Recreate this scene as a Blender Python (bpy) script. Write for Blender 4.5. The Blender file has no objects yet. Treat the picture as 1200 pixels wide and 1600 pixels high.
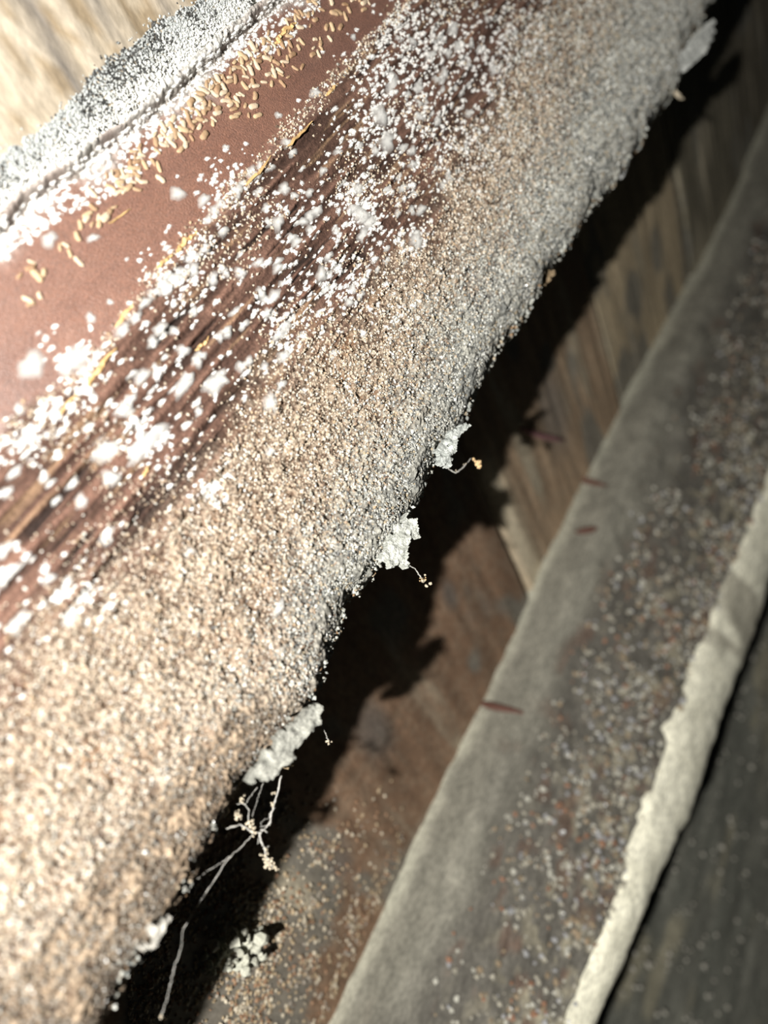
import bpy, math, random
import numpy as np
from mathutils import Matrix, Vector

random.seed(7); rng = np.random.default_rng(11)
scene = bpy.context.scene
COL = scene.collection

# ---------------------------------------------------------------- frame of the place
# X runs along the slats, Y across them, Z is up (the camera looks up at the underside of a slatted ceiling).
# Lengths below are written in decimetres and scaled by S to metres.
S = 0.1
Z0 = 0.35
FPX = 1200.0
def nrm(v): v = np.asarray(v, float); return v/np.linalg.norm(v)
DV = nrm((1170, -1830, 1200))                # slat direction in camera axes (right, down, forward)
NV = nrm(np.cross(DV, (0.336, 0.942, 0.0)))  # slat face normal, away from the camera
AV = np.cross(NV, DV)                        # across the slat

def ray(px, py):
    """pixel of the photograph -> direction in place axes (u, a, n)"""
    r = np.stack([(np.asarray(px, float)-600)/FPX, (np.asarray(py, float)-800)/FPX, np.ones_like(np.asarray(px, float))], -1)
    return np.stack([r@DV, r@AV, r@NV], -1)
def on_n(px, py, n=1.0):
    """point on the plane at height n above the camera, decimetres"""
    q = ray(px, py); return q*(n/q[..., 2:3])
DK0, DKS = 1.1975, 0.479                     # ceiling deck: n = DK0 + DKS*a
def deck_n(a): return DK0 + DKS*a
def on_deck(px, py):
    q = ray(px, py); t = DK0/(q[..., 2:3]-DKS*q[..., 1:2]); return q*t
def W(p):
    p = np.asarray(p, float); o = p*S; o[..., 2] += Z0; return o

# ---------------------------------------------------------------- camera, world, light, exposure
cam = bpy.data.cameras.new('camera'); co = bpy.data.objects.new('camera', cam); COL.objects.link(co)
R = Matrix(((DV[0], -DV[1], -DV[2]), (AV[0], -AV[1], -AV[2]), (NV[0], -NV[1], -NV[2])))
co.matrix_world = Matrix.Translation((0, 0, Z0)) @ R.to_4x4()
cam.sensor_fit = 'AUTO'; cam.sensor_width = 36; cam.lens = 36*FPX/1600
cam.clip_start = 0.002; cam.clip_end = 20
cam.dof.use_dof = True; cam.dof.focus_distance = 1.27*S; cam.dof.aperture_fstop = 10.5
scene.camera = co

world = bpy.data.worlds.new('world'); scene.world = world; world.use_nodes = True
world.node_tree.nodes['Background'].inputs[0].default_value = (0.75, 0.9, 1.0, 1)
world.node_tree.nodes['Background'].inputs[1].default_value = 0.006

LIGHT_CAM = np.array((-0.57, 0.17, -0.72))  # flash, camera axes (right, down, forward), decimetres
lp = np.array([LIGHT_CAM@DV, LIGHT_CAM@AV, LIGHT_CAM@NV])
ld = bpy.data.lights.new('flash', 'POINT'); ld.energy = 5.6; ld.shadow_soft_size = 0.0022; ld.color = (1.0, 0.972, 0.925)
lo = bpy.data.objects.new('flash', ld); COL.objects.link(lo); lo.location = W(lp)

vs = scene.view_settings
scene.display_settings.display_device = 'sRGB'
vs.view_transform = 'Standard'; vs.look = 'None'; vs.gamma = 1.0; vs.use_curve_mapping = False
vs.exposure = 0.0

# ---------------------------------------------------------------- numpy noise
def _h(ix, iy, iz, s):
    h = (ix*374761393 + iy*668265263 + iz*2147483647 + s*974711) & 0xffffffff
    h = ((h ^ (h >> 13))*1274126177) & 0xffffffff
    h = ((h ^ (h >> 16))*2246822519) & 0xffffffff
    return ((h ^ (h >> 15)) & 0xffffff)/float(0xffffff)
def vnoise(x, y, z=0.0, s=0):
    x = np.asarray(x, float); y = np.asarray(y, float)+0*x; z = np.asarray(z, float)+0*x
    ix, iy, iz = (np.floor(q).astype(np.int64) for q in (x, y, z))
    f = [q-np.floor(q) for q in (x, y, z)]; f = [q*q*(3-2*q) for q in f]
    r = 0
    for dx in (0, 1):
        for dy in (0, 1):
            for dz in (0, 1):
                w = (f[0] if dx else 1-f[0])*(f[1] if dy else 1-f[1])*(f[2] if dz else 1-f[2])
                r = r+w*_h(ix+dx, iy+dy, iz+dz, s)
    return r
def fbm(x, y, s=0, o=4, g=0.5):
    r = 0; a = 1; t = 0
    for k in range(o):
        r = r+a*vnoise(x*2**k+17*k, y*2**k-9*k, 0.37*k, s+k); t += a; a *= g
    return r/t
def sst(a, b, x): t = np.clip((x-a)/(b-a), 0, 1); return t*t*(3-2*t)
def mix(c0, c1, f): return c0+(c1-c0)*f[..., None]
def C(*c): return np.array(c, float)

def curve_a(pix, n=1.0):
    """polyline through photo pixels on plane n -> function u -> a"""
    p = on_n(np.array([q[0] for q in pix]), np.array([q[1] for q in pix]), n)
    o = np.argsort(p[:, 0]); uu, aa = p[o, 0], p[o, 1]
    return lambda u: np.interp(u, uu, aa)

# ---------------------------------------------------------------- mesh + material helpers
def mesh_np(name, v, f, col=None, smooth=True, extra=None):
    v = np.asarray(v, np.float32); f = np.asarray(f, np.int32)
    me = bpy.data.meshes.new(name); k = f.shape[1]
    me.vertices.add(len(v)); me.vertices.foreach_set('co', v.ravel())
    me.loops.add(f.size); me.loops.foreach_set('vertex_index', f.ravel())
    me.polygons.add(len(f))
    me.polygons.foreach_set('loop_start', np.arange(0, f.size, k, dtype=np.int32))
    me.polygons.foreach_set('loop_total', np.full(len(f), k, np.int32))
    me.polygons.foreach_set('use_smooth', np.full(len(f), smooth))
    if col is not None:
        at = me.attributes.new('Col', 'FLOAT_COLOR', 'POINT')
        c4 = np.ones((len(v), 4), np.float32); c4[:, :3] = np.clip(col, 0, 1); at.data.foreach_set('color', c4.ravel())
    if extra is not None:
        for kx, vx in extra.items():
            at = me.attributes.new(kx, 'FLOAT', 'POINT'); at.data.foreach_set('value', np.asarray(vx, np.float32).ravel())
    me.update(); me.validate()
    return me
def link(name, me, m, parent=None):
    o = bpy.data.objects.new(name, me)
    if m and not me.materials: me.materials.append(m)
    COL.objects.link(o)
    if parent: o.parent = parent
    return o
def empty(name, p=(0, 0, 0)):
    o = bpy.data.objects.new(name, None); o.empty_display_size = 0.01; COL.objects.link(o)
    o.location = W(np.array(p, float)) if p is not None else (0, 0, 0); return o
def tag(o, label=None, cat=None, group=None, kind=None):
    for k, v in (('label', label), ('category', cat), ('group', group), ('kind', kind)):
        if v: o[k] = v
    return o
def local(root, p):       # place point(s) in decimetres -> local metres of a root without rotation
    return W(p)-np.array(root.location)
def gridfaces(nu, nv):
    i = np.arange(nu*nv).reshape(nu, nv)
    return np.stack([i[:-1, :-1], i[1:, :-1], i[1:, 1:], i[:-1, 1:]], -1).reshape(-1, 4)

def mat(name, rough=0.9, spec=0.3, noise=((2500, 0.35),), bump=((3000, 0.5, 0.0002),), stretch=(1, 1, 1), base=None, alpha=False, roughattr=None, specattr=None, sss=0.0):
    m = bpy.data.materials.new(name); m.use_nodes = True; nt = m.node_tree; N = nt.nodes; L = nt.links
    b = N['Principled BSDF']; b.inputs['Roughness'].default_value = rough; b.inputs['Specular IOR Level'].default_value = spec
    tc = N.new('ShaderNodeTexCoord'); mp = N.new('ShaderNodeMapping'); mp.inputs['Scale'].default_value = stretch
    L.new(tc.outputs['Object'], mp.inputs[0])
    if base is None:
        at = N.new('ShaderNodeAttribute'); at.attribute_name = 'Col'; c = at.outputs['Color']
    else:
        rg = N.new('ShaderNodeRGB'); rg.outputs[0].default_value = (*base, 1); c = rg.outputs[0]
    for sc, amt in noise:
        t = N.new('ShaderNodeTexNoise'); t.inputs['Scale'].default_value = sc; t.inputs['Detail'].default_value = 3
        L.new(mp.outputs[0], t.inputs['Vector'])
        r = N.new('ShaderNodeMapRange'); r.inputs[1].default_value = 0.3; r.inputs[2].default_value = 0.7
        r.inputs[3].default_value = 1-amt; r.inputs[4].default_value = 1+amt; L.new(t.outputs[0], r.inputs[0])
        x = N.new('ShaderNodeMix'); x.data_type = 'RGBA'; x.blend_type = 'MULTIPLY'; x.inputs[0].default_value = 1
        L.new(c, x.inputs[6]); L.new(r.outputs[0], x.inputs[7]); c = x.outputs[2]
    L.new(c, b.inputs['Base Color'])
    nrmo = None
    for sc, st, ds in bump:
        t = N.new('ShaderNodeTexNoise'); t.inputs['Scale'].default_value = sc; t.inputs['Detail'].default_value = 3
        L.new(mp.outputs[0], t.inputs['Vector'])
        bp = N.new('ShaderNodeBump'); bp.inputs['Strength'].default_value = st; bp.inputs['Distance'].default_value = ds
        L.new(t.outputs[0], bp.inputs['Height'])
        if nrmo: L.new(nrmo, bp.inputs['Normal'])
        nrmo = bp.outputs[0]
    if nrmo: L.new(nrmo, b.inputs['Normal'])
    if roughattr:
        at = N.new('ShaderNodeAttribute'); at.attribute_name = roughattr; L.new(at.outputs['Fac'], b.inputs['Roughness'])
    if specattr:
        at = N.new('ShaderNodeAttribute'); at.attribute_name = specattr; L.new(at.outputs['Fac'], b.inputs['Specular IOR Level'])
    if sss: b.inputs['Subsurface Weight'].default_value = sss; b.inputs['Subsurface Radius'].default_value = (.0004, .0003, .0002)
    if alpha:     # the rim of a mould colony thins out into loose hyphae
        at = N.new('ShaderNodeAttribute'); at.attribute_name = 'rim'
        t = N.new('ShaderNodeTexNoise'); t.inputs['Scale'].default_value = 5200; t.inputs['Detail'].default_value = 2
        L.new(tc.outputs['Object'], t.inputs['Vector'])
        ad = N.new('ShaderNodeMath'); ad.operation = 'MULTIPLY_ADD'; ad.inputs[1].default_value = 2.2; ad.inputs[2].default_value = -1.1
        L.new(t.outputs[0], ad.inputs[0])
        sm = N.new('ShaderNodeMath'); sm.operation = 'ADD'; L.new(at.outputs['Fac'], sm.inputs[0]); L.new(ad.outputs[0], sm.inputs[1])
        r = N.new('ShaderNodeMapRange'); r.inputs[1].default_value = 0.20; r.inputs[2].default_value = 1.0
        r.inputs[3].default_value = 1; r.inputs[4].default_value = 0; L.new(sm.outputs[0], r.inputs[0])
        L.new(r.outputs[0], b.inputs['Alpha'])
    return m

M_BOARD = mat('mouldy_wood', noise=((2600, .28), (700, .12)), bump=((3500, .6, .00025),), roughattr='Rgh', specattr='Spc')
M_BOARD.node_tree.nodes['Principled BSDF'].inputs['IOR'].default_value = 1.85
M_DECK = mat('ceiling_wood', rough=.8, noise=((900, .2),), bump=((1500, .4, .0002),), stretch=(1, .25, 1))
M_GREY = mat('grey_wood', rough=.85, noise=((1500, .3), (350, .2)), bump=((1200, .6, .0004),), stretch=(.5, 1, 1))
M_GRAIN = mat('crust_grain', rough=.75, spec=.4, noise=((4000, .15),), bump=())
M_GLINT = mat('crystal_grain', rough=.12, spec=1.0, noise=(), bump=(), base=(.75, .75, .72))
M_MOULD = mat('white_mould', rough=1, spec=.1, noise=((3000, .12),), bump=((3800, .7, .0003),), base=(.95, .94, .90), alpha=True)
M_FLAKE = mat('grey_mould_crust', rough=.95, spec=.15, noise=((3500, .3), (900, .15)), bump=((4000, .8, .0003),))
M_PELLET = mat('frass', rough=.38, spec=.6, noise=((2200, .35),), bump=((3000, .5, .0002),), base=(.60, .37, .17), sss=.25)
def vary(m, lo, hi):
    nt = m.node_tree; N = nt.nodes; src = [n for n in N if n.type == 'RGB'][0]; tgt = [l.to_socket for l in src.outputs[0].links]
    oi = N.new('ShaderNodeObjectInfo'); x = N.new('ShaderNodeMix'); x.data_type = 'RGBA'; x.inputs[6].default_value = (*lo, 1); x.inputs[7].default_value = (*hi, 1)
    nt.links.new(oi.outputs['Random'], x.inputs[0])
    for t_ in tgt: nt.links.new(x.outputs[2], t_)
vary(M_PELLET, (.36, .22, .125), (.60, .44, .27))
M_PELLET2 = mat('pale_frass', rough=.45, spec=.5, noise=((2200, .35),), bump=((3000, .5, .0002),), base=(.66, .53, .38), sss=.25)
M_SPLINT = mat('splinter_wood', rough=.6, noise=((1500, .25),), bump=((2000, .3, .0001),), base=(.58, .38, .17), stretch=(.2, 1, 1))
M_CHIP = mat('red_brown_chip', rough=.7, noise=((1200, .3),), bump=(), base=(.09, .04, .028))
M_WEB = mat('web_silk', rough=.5, noise=(), bump=(), base=(.34, .33, .30))
M_DUST = mat('web_dust', rough=.95, noise=((4000, .3),), bump=((4000, .6, .0002),), base=(.45, .39, .29))
M_TUFT = mat('pale_mould_tuft', rough=1, noise=((3000, .2),), bump=((3000, .6, .0003),), base=(.40, .40, .33))
M_TAN = mat('tan_bit', rough=.8, noise=((4000, .3),), bump=((4000, .6, .0002),), base=(.55, .38, .2))

# ---------------------------------------------------------------- lines read off the photograph
SIL = [(1180,-90),(1122,-10),(1096,38),(1072,80),(1056,110),(1052,150),(1017,198),(985,255),(960,290),(922,330),(905,365),(880,400),(850,440),(832,488),(786,540),(762,590),(740,640),
       (706,690),(684,720),(674,752),(655,792),(640,822),(618,862),(604,880),(580,910),(546,950),(522,1010),(506,1060),(490,1100),(462,1140),(424,1182),(386,1222),(362,1270),(332,1330),
       (292,1388),(265,1440),(230,1492),(192,1545),(165,1600),(110,1700)]
TOP = [(-120,432),(0,337),(60,286),(130,240),(160,216),(217,177),(300,96),(420,-2),(520,-85)]
RIDGE = [(-120,790),(-30,715),(30,660),(130,592),(215,480),(290,392),(420,250),(520,130),(590,60),(640,0),(720,-90)]
GRAN = [(-150,1230),(-20,1090),(70,1010),(200,890),(300,790),(380,680),(460,590),(560,510),(650,390),(730,270),(790,140),(840,20),(880,-80)]
GREYL = [(-60,1590),(0,1535),(70,1460),(133,1383),(217,1266),(313,1163),(470,990),(575,850),(655,650),(755,470),(850,320),(900,200),(950,80),(985,0),(1030,-90)]
a_edge0 = curve_a(SIL, 1.055); a_top = curve_a(TOP, 1.0); a_ridge = curve_a(RIDGE); a_gran = curve_a(GRAN); a_grey = curve_a(GREYL)
def a_edge(u): return a_edge0(u)-0.006+0.012*(fbm(u*22, 0*u, 3, 2)-.5)

# ---------------------------------------------------------------- ceiling deck: cross-grained planks
ceiling = tag(empty('ceiling', (1.5, .6, deck_n(.6))), kind='structure')
LIFT = [0, .008, -.006, .0, .012, -.004, .01]
def deck_d(U, A, u0, u1, lift):
    e = np.minimum(U-u0, u1-U)
    fib = fbm(U*38+1.2*fbm(U*3, A*2, 5), A*4, 21, 4)
    return lift+.007*(.5-fib)*1.6+.018*(1-sst(0, .02, e))+.014*(fbm(U*5, A*3, 31, 3)-.5), fib
def deck_s(U, A):
    k = np.clip(np.searchsorted(cuts, U)-1, 0, 6); c_ = np.array(cuts)
    return deck_n(A)+deck_d(U, A, c_[k]+.0015, c_[k+1]-.0015, np.array(LIFT)[k])[0]
def plank(u0, u1, a0, a1, colf, nu, nv, thick=.25, lift=0.0):
    u = np.linspace(u0, u1, nu); a = np.linspace(a0, a1, nv)
    U, A = np.meshgrid(u, a, indexing='ij')
    d, fib = deck_d(U, A, u0, u1, lift)
    Nn = deck_n(A)+d
    col = colf(U, A, fib)
    v = np.stack([U, A, Nn], -1).reshape(-1, 3); f = gridfaces(nu, nv); c = col.reshape(-1, 3)
    # back and rim
    n0 = len(v); i = np.arange(n0).reshape(nu, nv)
    loop = np.concatenate([i[:, 0], i[-1, 1:], i[-2::-1, -1], i[0, -2:0:-1]])
    vb = v[loop].copy(); vb[:, 2] = deck_n(vb[:, 1])+thick
    j = np.arange(len(loop)); jn = np.roll(j, -1)
    f2 = np.stack([loop[j], n0+j, n0+jn, loop[jn]], -1)
    v = np.concatenate([v, vb]); c = np.concatenate([c, c[loop]])
    return link('plank', mesh_np('plank', local(ceiling, v), np.concatenate([f, f2[:, ::-1]]), c), M_DECK, ceiling)

def deck_col(tint, gr=0.0):
    def cf(U, A, fib):
        # pale clean wood on the near side of the slat, brown stained wood beyond it
        pale = mix(C(.43, .36, .265), C(.50, .43, .335), sst(.25, .75, fib))
        pale = mix(pale, C(.16, .15, .14), .75*sst(.60, .74, fbm(U*16, A*1.6, 44, 3)))
        pale = mix(pale, C(.48, .37, .21), .45*sst(.52, .8, fbm(U*5, A*4, 45, 3)))
        far = mix(tint*.68, tint*1.02, sst(.25, .75, fib))
        far = mix(far, C(.13, .125, .105)*1.2, (.85 if gr < .5 else .25)*sst(.60, .70, fbm(U*7+3, A*4, 46, 3)))
        far = mix(far, C(.42, .37, .27), .75*sst(.58, .74, fbm(U*9, A*2.2+7, 47, 4)))
        far = mix(far, C(.30, .26, .19), gr*sst(.5, .62, vnoise(U*60, A*60, 0, 48)))
        far = mix(far, C(.66, .58, .42), .85*np.exp(-((U-sm[1]-.055-.02*(fbm(A*5, 0*A, 49, 2)-.5))/.05)**2)*sst(.70, .8, A))
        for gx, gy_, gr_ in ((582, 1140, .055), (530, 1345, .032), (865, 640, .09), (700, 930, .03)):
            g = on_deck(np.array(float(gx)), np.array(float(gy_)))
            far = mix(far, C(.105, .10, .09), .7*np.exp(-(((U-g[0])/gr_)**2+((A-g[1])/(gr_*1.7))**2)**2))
        st0 = on_deck(np.array(88.), np.array(85.))[0]
        pale = mix(pale, C(.14, .13, .125), .75*np.exp(-((U-st0-.02*(fbm(A*18, 0*A, 50, 3)-.5))/.014)**2))
        pale = mix(pale, C(.25, .18, .10), .7*sst(.66, .72, vnoise(U*55, A*30, 0, 51)))
        return mix(pale, far, sst(-.05, .15, A))
    return cf
sm = [on_deck(np.array(p[0]), np.array(p[1]))[0] for p in ((560, 1180), (782, 830), (1075, 380))]
cuts = [-1.9, -1.1, -.35, sm[1], (sm[1]+sm[2])/2, sm[2], sm[2]+.9, sm[2]+2.0]
tints = [C(.22, .135, .08), C(.23, .145, .085), C(.21, .13, .08), C(.33, .235, .15), C(.46, .37, .24), C(.19, .17, .12), C(.16, .14, .1)]
for k in range(7):
    plank(cuts[k]+.0015, cuts[k+1]-.0015, -1.3, 3.8, deck_col(tints[k], .7 if k < 2 else .15), 110, 280, lift=LIFT[k])

# ---------------------------------------------------------------- foreground slat
slat = tag(empty('wooden_slat', (1.0, .1, 1.0)), 'thick mouldy wooden slat in front, with white spots, brown strip and ragged crusted edge', 'slat', 'slats under the ceiling')
t = np.linspace(0, 1, 860)
zfun = lambda u: .484*u+.82
uu = [-.42]
ds = 1.0
# steps grow with the square of the distance from the camera
while uu[-1] < 2.95: uu.append(uu[-1]+.00165*(zfun(uu[-1])+.1)**2)
uu = np.array([-1.0, -.8, -.6, -.5]+uu+[3.1, 3.4, 3.8, 4.3]); nu = len(uu)
NV1 = 300; NV2 = 60; NV3 = 6
aE = a_edge(uu); aT = a_top(uu)-.004+.01*(fbm(uu*30, 0*uu, 61, 3)-.5)
RB = 0.095
sv = np.linspace(0, 1, NV1); ph = np.linspace(0, math.pi/2, NV2+1)[1:]
U = np.repeat(uu[:, None], NV1+NV2+NV3, 1)
A = np.concatenate([aT[:, None]+(aE-RB-aT)[:, None]*sv[None], (aE-RB)[:, None]+RB*np.sin(ph)[None],
                    aE[:, None]-np.linspace(.012, .05, NV3)[None]], 1)
Nn = np.concatenate([np.ones((nu, NV1)), np.repeat((1+.10*(1-np.cos(ph)))[None], nu, 0), np.repeat(np.linspace(1.14, 1.30, NV3)[None], nu, 0)], 1)
AA = np.concatenate([A[:, :NV1], (aE-RB)[:, None]+RB*ph[None], aE[:, None]+.06+np.linspace(.05, .2, NV3)[None]], 1)
aR, aG, aY = a_ridge(U), a_gran(U), a_grey(U)
wob = .03*(fbm(U*14, A*14, 71, 4)-.5)
rough = sst(-.012, .008, A-aR+.03*(fbm(U*22, A*30, 72, 4)-.5))
gran = sst(-.07, .07, A-aG+3.2*wob)
grey = sst(-.15, .04, A-aY+2.4*wob)*(.2+.8*sst(.12, .5, U))
fib = fbm(U*9, A*110+2.5*fbm(U*4, A*8, 73, 2), 74, 4)
fine = vnoise(U*300, AA*300, 0, 75); fine2 = vnoise(U*170, AA*170, 0, 76); med = fbm(U*45, AA*45, 77, 4)
disp = rough*(-.006-.020*(fib-.5)*(1-.6*gran)-.0045*gran*(fine-.35)-.004*gran*(fine2-.5)-.016*gran*(med-.5)-.002*(fine-.5))
crk = sst(.62, .70, fbm(U*5, A*110, 78, 3))*rough*(1-gran)*sst(.45, .6, fbm(U*7, A*7, 79, 2))
disp += .006*crk
disp += (1-rough)*.0015*(fbm(U*4, A*20, 80, 3)-.5)
topm = 1-sst(.0, .07, A-aT[:, None]+.09*(fbm(U*16, A*16, 81, 4)-.5)+.012)
disp -= .008*topm*(fine+.5*med)
gap = 1-sst(.002, .012, np.abs(A-aT[:, None]-.018-.012*(fbm(U*9, 0*U, 82, 2)-.5)))
disp += .02*gap
side = np.concatenate([np.zeros(NV1), sst(0, 1, np.linspace(0, 1, NV2)), np.ones(NV3)])[None]
Nn = Nn+disp*(1-.75*side); A2 = A-.7*disp*side+side*.030*(fbm(U*55, AA*55, 88, 4)-.5)
# colours
cS = mix(C(.185, .082, .052), C(.23, .108, .068), fbm(U*6, A*40, 83, 3))
cS = mix(cS, C(.11, .05, .035), .5*sst(.5, .7, fbm(U*3, A*5, 84, 3)))
cR = mix(C(.05, .026, .018), C(.155, .084, .06), sst(.3, .75, fib))
cR = mix(cR, C(.30, .19, .11), .55*sst(.66, .78, fbm(U*8, A*120, 85, 3)))
cR = mix(cR, C(.02, .011, .008), crk)
cG = mix(C(.075, .045, .028), C(.34, .28, .21), sst(.3, .78, .6*fine+.4*med))
cG = mix(cG, C(.22, .12, .06), .5*sst(.55, .7, fbm(U*18, A*18, 86, 3)))
cY = mix(C(.10, .097, .085), C(.38, .375, .33), sst(.22, .8, .55*fine+.45*med))
cY = mix(cY, C(.10, .11, .11), .55*sst(.55, .68, fbm(U*10, A*12, 87, 3)))
rust = sst(.34, .16, U+.3*wob)*sst(-.006, .010, A-aY+.6*wob)
cRu = mix(C(.12, .075, .045), C(.42, .32, .22), sst(.25, .75, .6*fine+.4*med))
c = mix(cS, cR, rough); c = mix(c, cG, gran*rough); c = mix(c, cY, grey*rough); c = mix(c, cRu*.75, .9*rust)
c = mix(c, mix(C(.36, .36, .33), C(.80, .79, .74), fine), np.clip(topm*1.1, 0, 1)*(.7+.3*med)); c = mix(c, C(.12, .1, .08), .75*gap)
rgh = .52+.36*np.clip(rough+topm, 0, 1)+.06*(med-.5)
spc = 1.0-.86*np.clip(rough+topm, 0, 1)
v = np.stack([U, A2, Nn], -1).reshape(-1, 3)
nv = NV1+NV2+NV3
f = gridfaces(nu, nv)
# back of the slat, lying along the deck, and the end faces
i = np.arange(nu*nv).reshape(nu, nv)
b0 = len(v)
vb = np.stack([uu, aE-.09, deck_n(aE-.09)-.01], -1); vt = np.stack([uu, aT+.02, np.full(nu, 1.0)+.10], -1)
v = np.concatenate([v, vb, vt]); j = np.arange(nu-1)
f = np.concatenate([f, np.stack([i[:-1, -1], i[1:, -1], b0+j+1, b0+j], -1), np.stack([b0+j, b0+j+1, b0+nu+j+1, b0+nu+j], -1),
                    np.stack([b0+nu+j, b0+nu+j+1, i[1:, 0], i[:-1, 0]], -1)])
cc = np.concatenate([c.reshape(-1, 3), np.tile(C(.1, .06, .04), (2*nu, 1))])
rr = np.concatenate([rgh.ravel(), np.full(2*nu, .9)])
board = link('board', mesh_np('slat_board', local(slat, v), f[:, ::-1], cc, True, {'Rgh': rr, 'Spc': np.concatenate([spc.ravel(), np.full(2*nu, .1)])}), M_BOARD, slat)
# lookup of the built surface for everything that sits on it
def surf(u, a):
    """height n of the slat face at (u, a)"""
    iu = np.clip(np.searchsorted(uu, u), 1, nu-1); iu = np.where(np.abs(uu[iu-1]-u) < np.abs(uu[iu]-u), iu-1, iu)
    fr = (a-aT[iu])/(aE[iu]-RB-aT[iu]); k = np.clip((fr*(NV1-1)).round().astype(int), 0, NV1-1)
    flat = Nn[iu, k]
    x = np.clip((a-(aE[iu]-RB))/RB, 0, 1); bend = 1+.10*(1-np.sqrt(1-x*x))
    return np.where(fr <= 1, flat, bend-.006)

# ---------------------------------------------------------------- grains (stuff): little crystals in one mesh
OCT_V = np.array([(1,0,0),(-1,0,0),(0,1,0),(0,-1,0),(0,0,1),(0,0,-1)], float)
OCT_F = np.array([(0,2,4),(2,1,4),(1,3,4),(3,0,4),(2,0,5),(1,2,5),(3,1,5),(0,3,5)])
def rand_rot(n):
    q = rng.normal(size=(n, 4)); q /= np.linalg.norm(q, axis=1, keepdims=True)
    w, x, y, z = q.T
    return np.stack([np.stack([1-2*(y*y+z*z), 2*(x*y-z*w), 2*(x*z+y*w)], -1), np.stack([2*(x*y+z*w), 1-2*(x*x+z*z), 2*(y*z-x*w)], -1),
                     np.stack([2*(x*z-y*w), 2*(y*z+x*w), 1-2*(x*x+y*y)], -1)], 1)
def grains(name, root, p, r, col, m, smooth=False, el=None):
    n = len(p); R3 = rand_rot(n)
    sc = r[:, None]*rng.uniform(.65, 1.35, (n, 3))
    if el is not None: sc *= el
    v = np.einsum('nij,nkj->nki', R3, OCT_V[None]*sc[:, None, :])+p[:, None, :]
    f = (OCT_F[None]+6*np.arange(n)[:, None, None]).reshape(-1, 3)
    c = np.repeat(col[:, None, :], 6, 1).reshape(-1, 3)
    o = link(name, mesh_np(name, local(root, v.reshape(-1, 3)), f, c, smooth), m, root); o['kind'] = 'stuff'; return o

n = 420000
u = -.4+3.2*rng.random(n)**1.25; a = rng.uniform(-.33, .46, n)
aTn, aEn, aRn, aGn, aYn = a_top(u), a_edge(u), a_ridge(u), a_gran(u), a_grey(u)
wb = .03*(fbm(u*14, a*14, 71, 4)-.5)
g1 = sst(-.07, .07, a-aGn+3.2*wb); rz = sst(0, .01, a-aRn)
patch = sst(.52, .66, fbm(u*11, a*13, 91, 4))
dens = rz*np.clip((.95*g1+.26*patch*(1-g1)+.02), 0, 1)*sst(.0, .5, .25+fbm(u*30, a*30, 92, 3))
dens *= 1-.45*sst(1.1, 1.8, u)*(1-sst(-.02, .06, a-aYn))
dens = np.maximum(dens, .5*sst(.02, .0, np.abs(a-aRn+.004)-.004+.02*(fbm(u*25, 0*u, 93, 3)-.3)))      # ridge line
keep = (rng.random(n) < dens*.62) & (a < aEn-.001) & (a > aTn+.01)
u, a, aYn, g1, wb, aEn = u[keep], a[keep], aYn[keep], g1[keep], wb[keep], aEn[keep]
gy = np.maximum(sst(-.17, .04, a-aYn+2.4*wb)*(.15+.85*sst(.12, .5, u)), .65*sst(1.0, 1.9, u)); n = len(u)
ct = np.array([(.40,.33,.25),(.52,.45,.36),(.28,.205,.145),(.62,.60,.54),(.12,.08,.055),(.37,.27,.17)])[rng.choice(6, n, p=[.32,.20,.19,.10,.14,.05])]
cg = np.array([(.345,.34,.30),(.52,.52,.475),(.23,.235,.22),(.11,.115,.115),(.32,.265,.18)])[rng.choice(5, n, p=[.36,.24,.2,.1,.1])]
rs = (u < .25+.3*wb) & (a > aYn-.6*wb)
col = np.where((rng.random(n) < gy)[:, None] & ~(rs & (rng.random(n) < .8))[:, None], cg, ct*np.where(rs, .42, 1)[:, None])
r = .0016*rng.uniform(.55, 1.6, n)*(1+.25*np.clip(u, 0, 2))
p = np.stack([u, a, surf(u, a)-.0007], -1)
grains('crust_grain', slat, p, r, col, M_GRAIN)
sel = rng.choice(n, 1100, replace=False)
grains('glinting_grain', slat, p[sel]-np.array((0, 0, .002)), r[sel]*rng.uniform(.5, 1.1, len(sel)), np.ones((len(sel), 3)), M_GLINT)

# fringe of grains that makes the lower edge ragged
n = 9000
u = -.35+3.1*rng.random(n)**1.25; ph_ = rng.uniform(.75, 1.62, n); ae = a_edge(u)
cl = sst(.42, .7, fbm(u*40, 0*u, 95, 4))
a = ae-RB+RB*np.sin(ph_)+.016*cl*rng.random(n); nn = 1+.10*(1-np.cos(ph_))+rng.uniform(-.004, .004, n)
cg = np.array([(.34,.34,.30),(.44,.45,.41),(.22,.23,.215),(.33,.27,.19),(.24,.15,.08)])[rng.choice(5, n, p=[.4,.25,.15,.12,.08])]
grains('edge_grain', slat, np.stack([u, a, nn], -1), .0026*rng.uniform(.4, 1.5, n)*(1+.3*np.clip(u, 0, 2)), cg, M_GRAIN)

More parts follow.
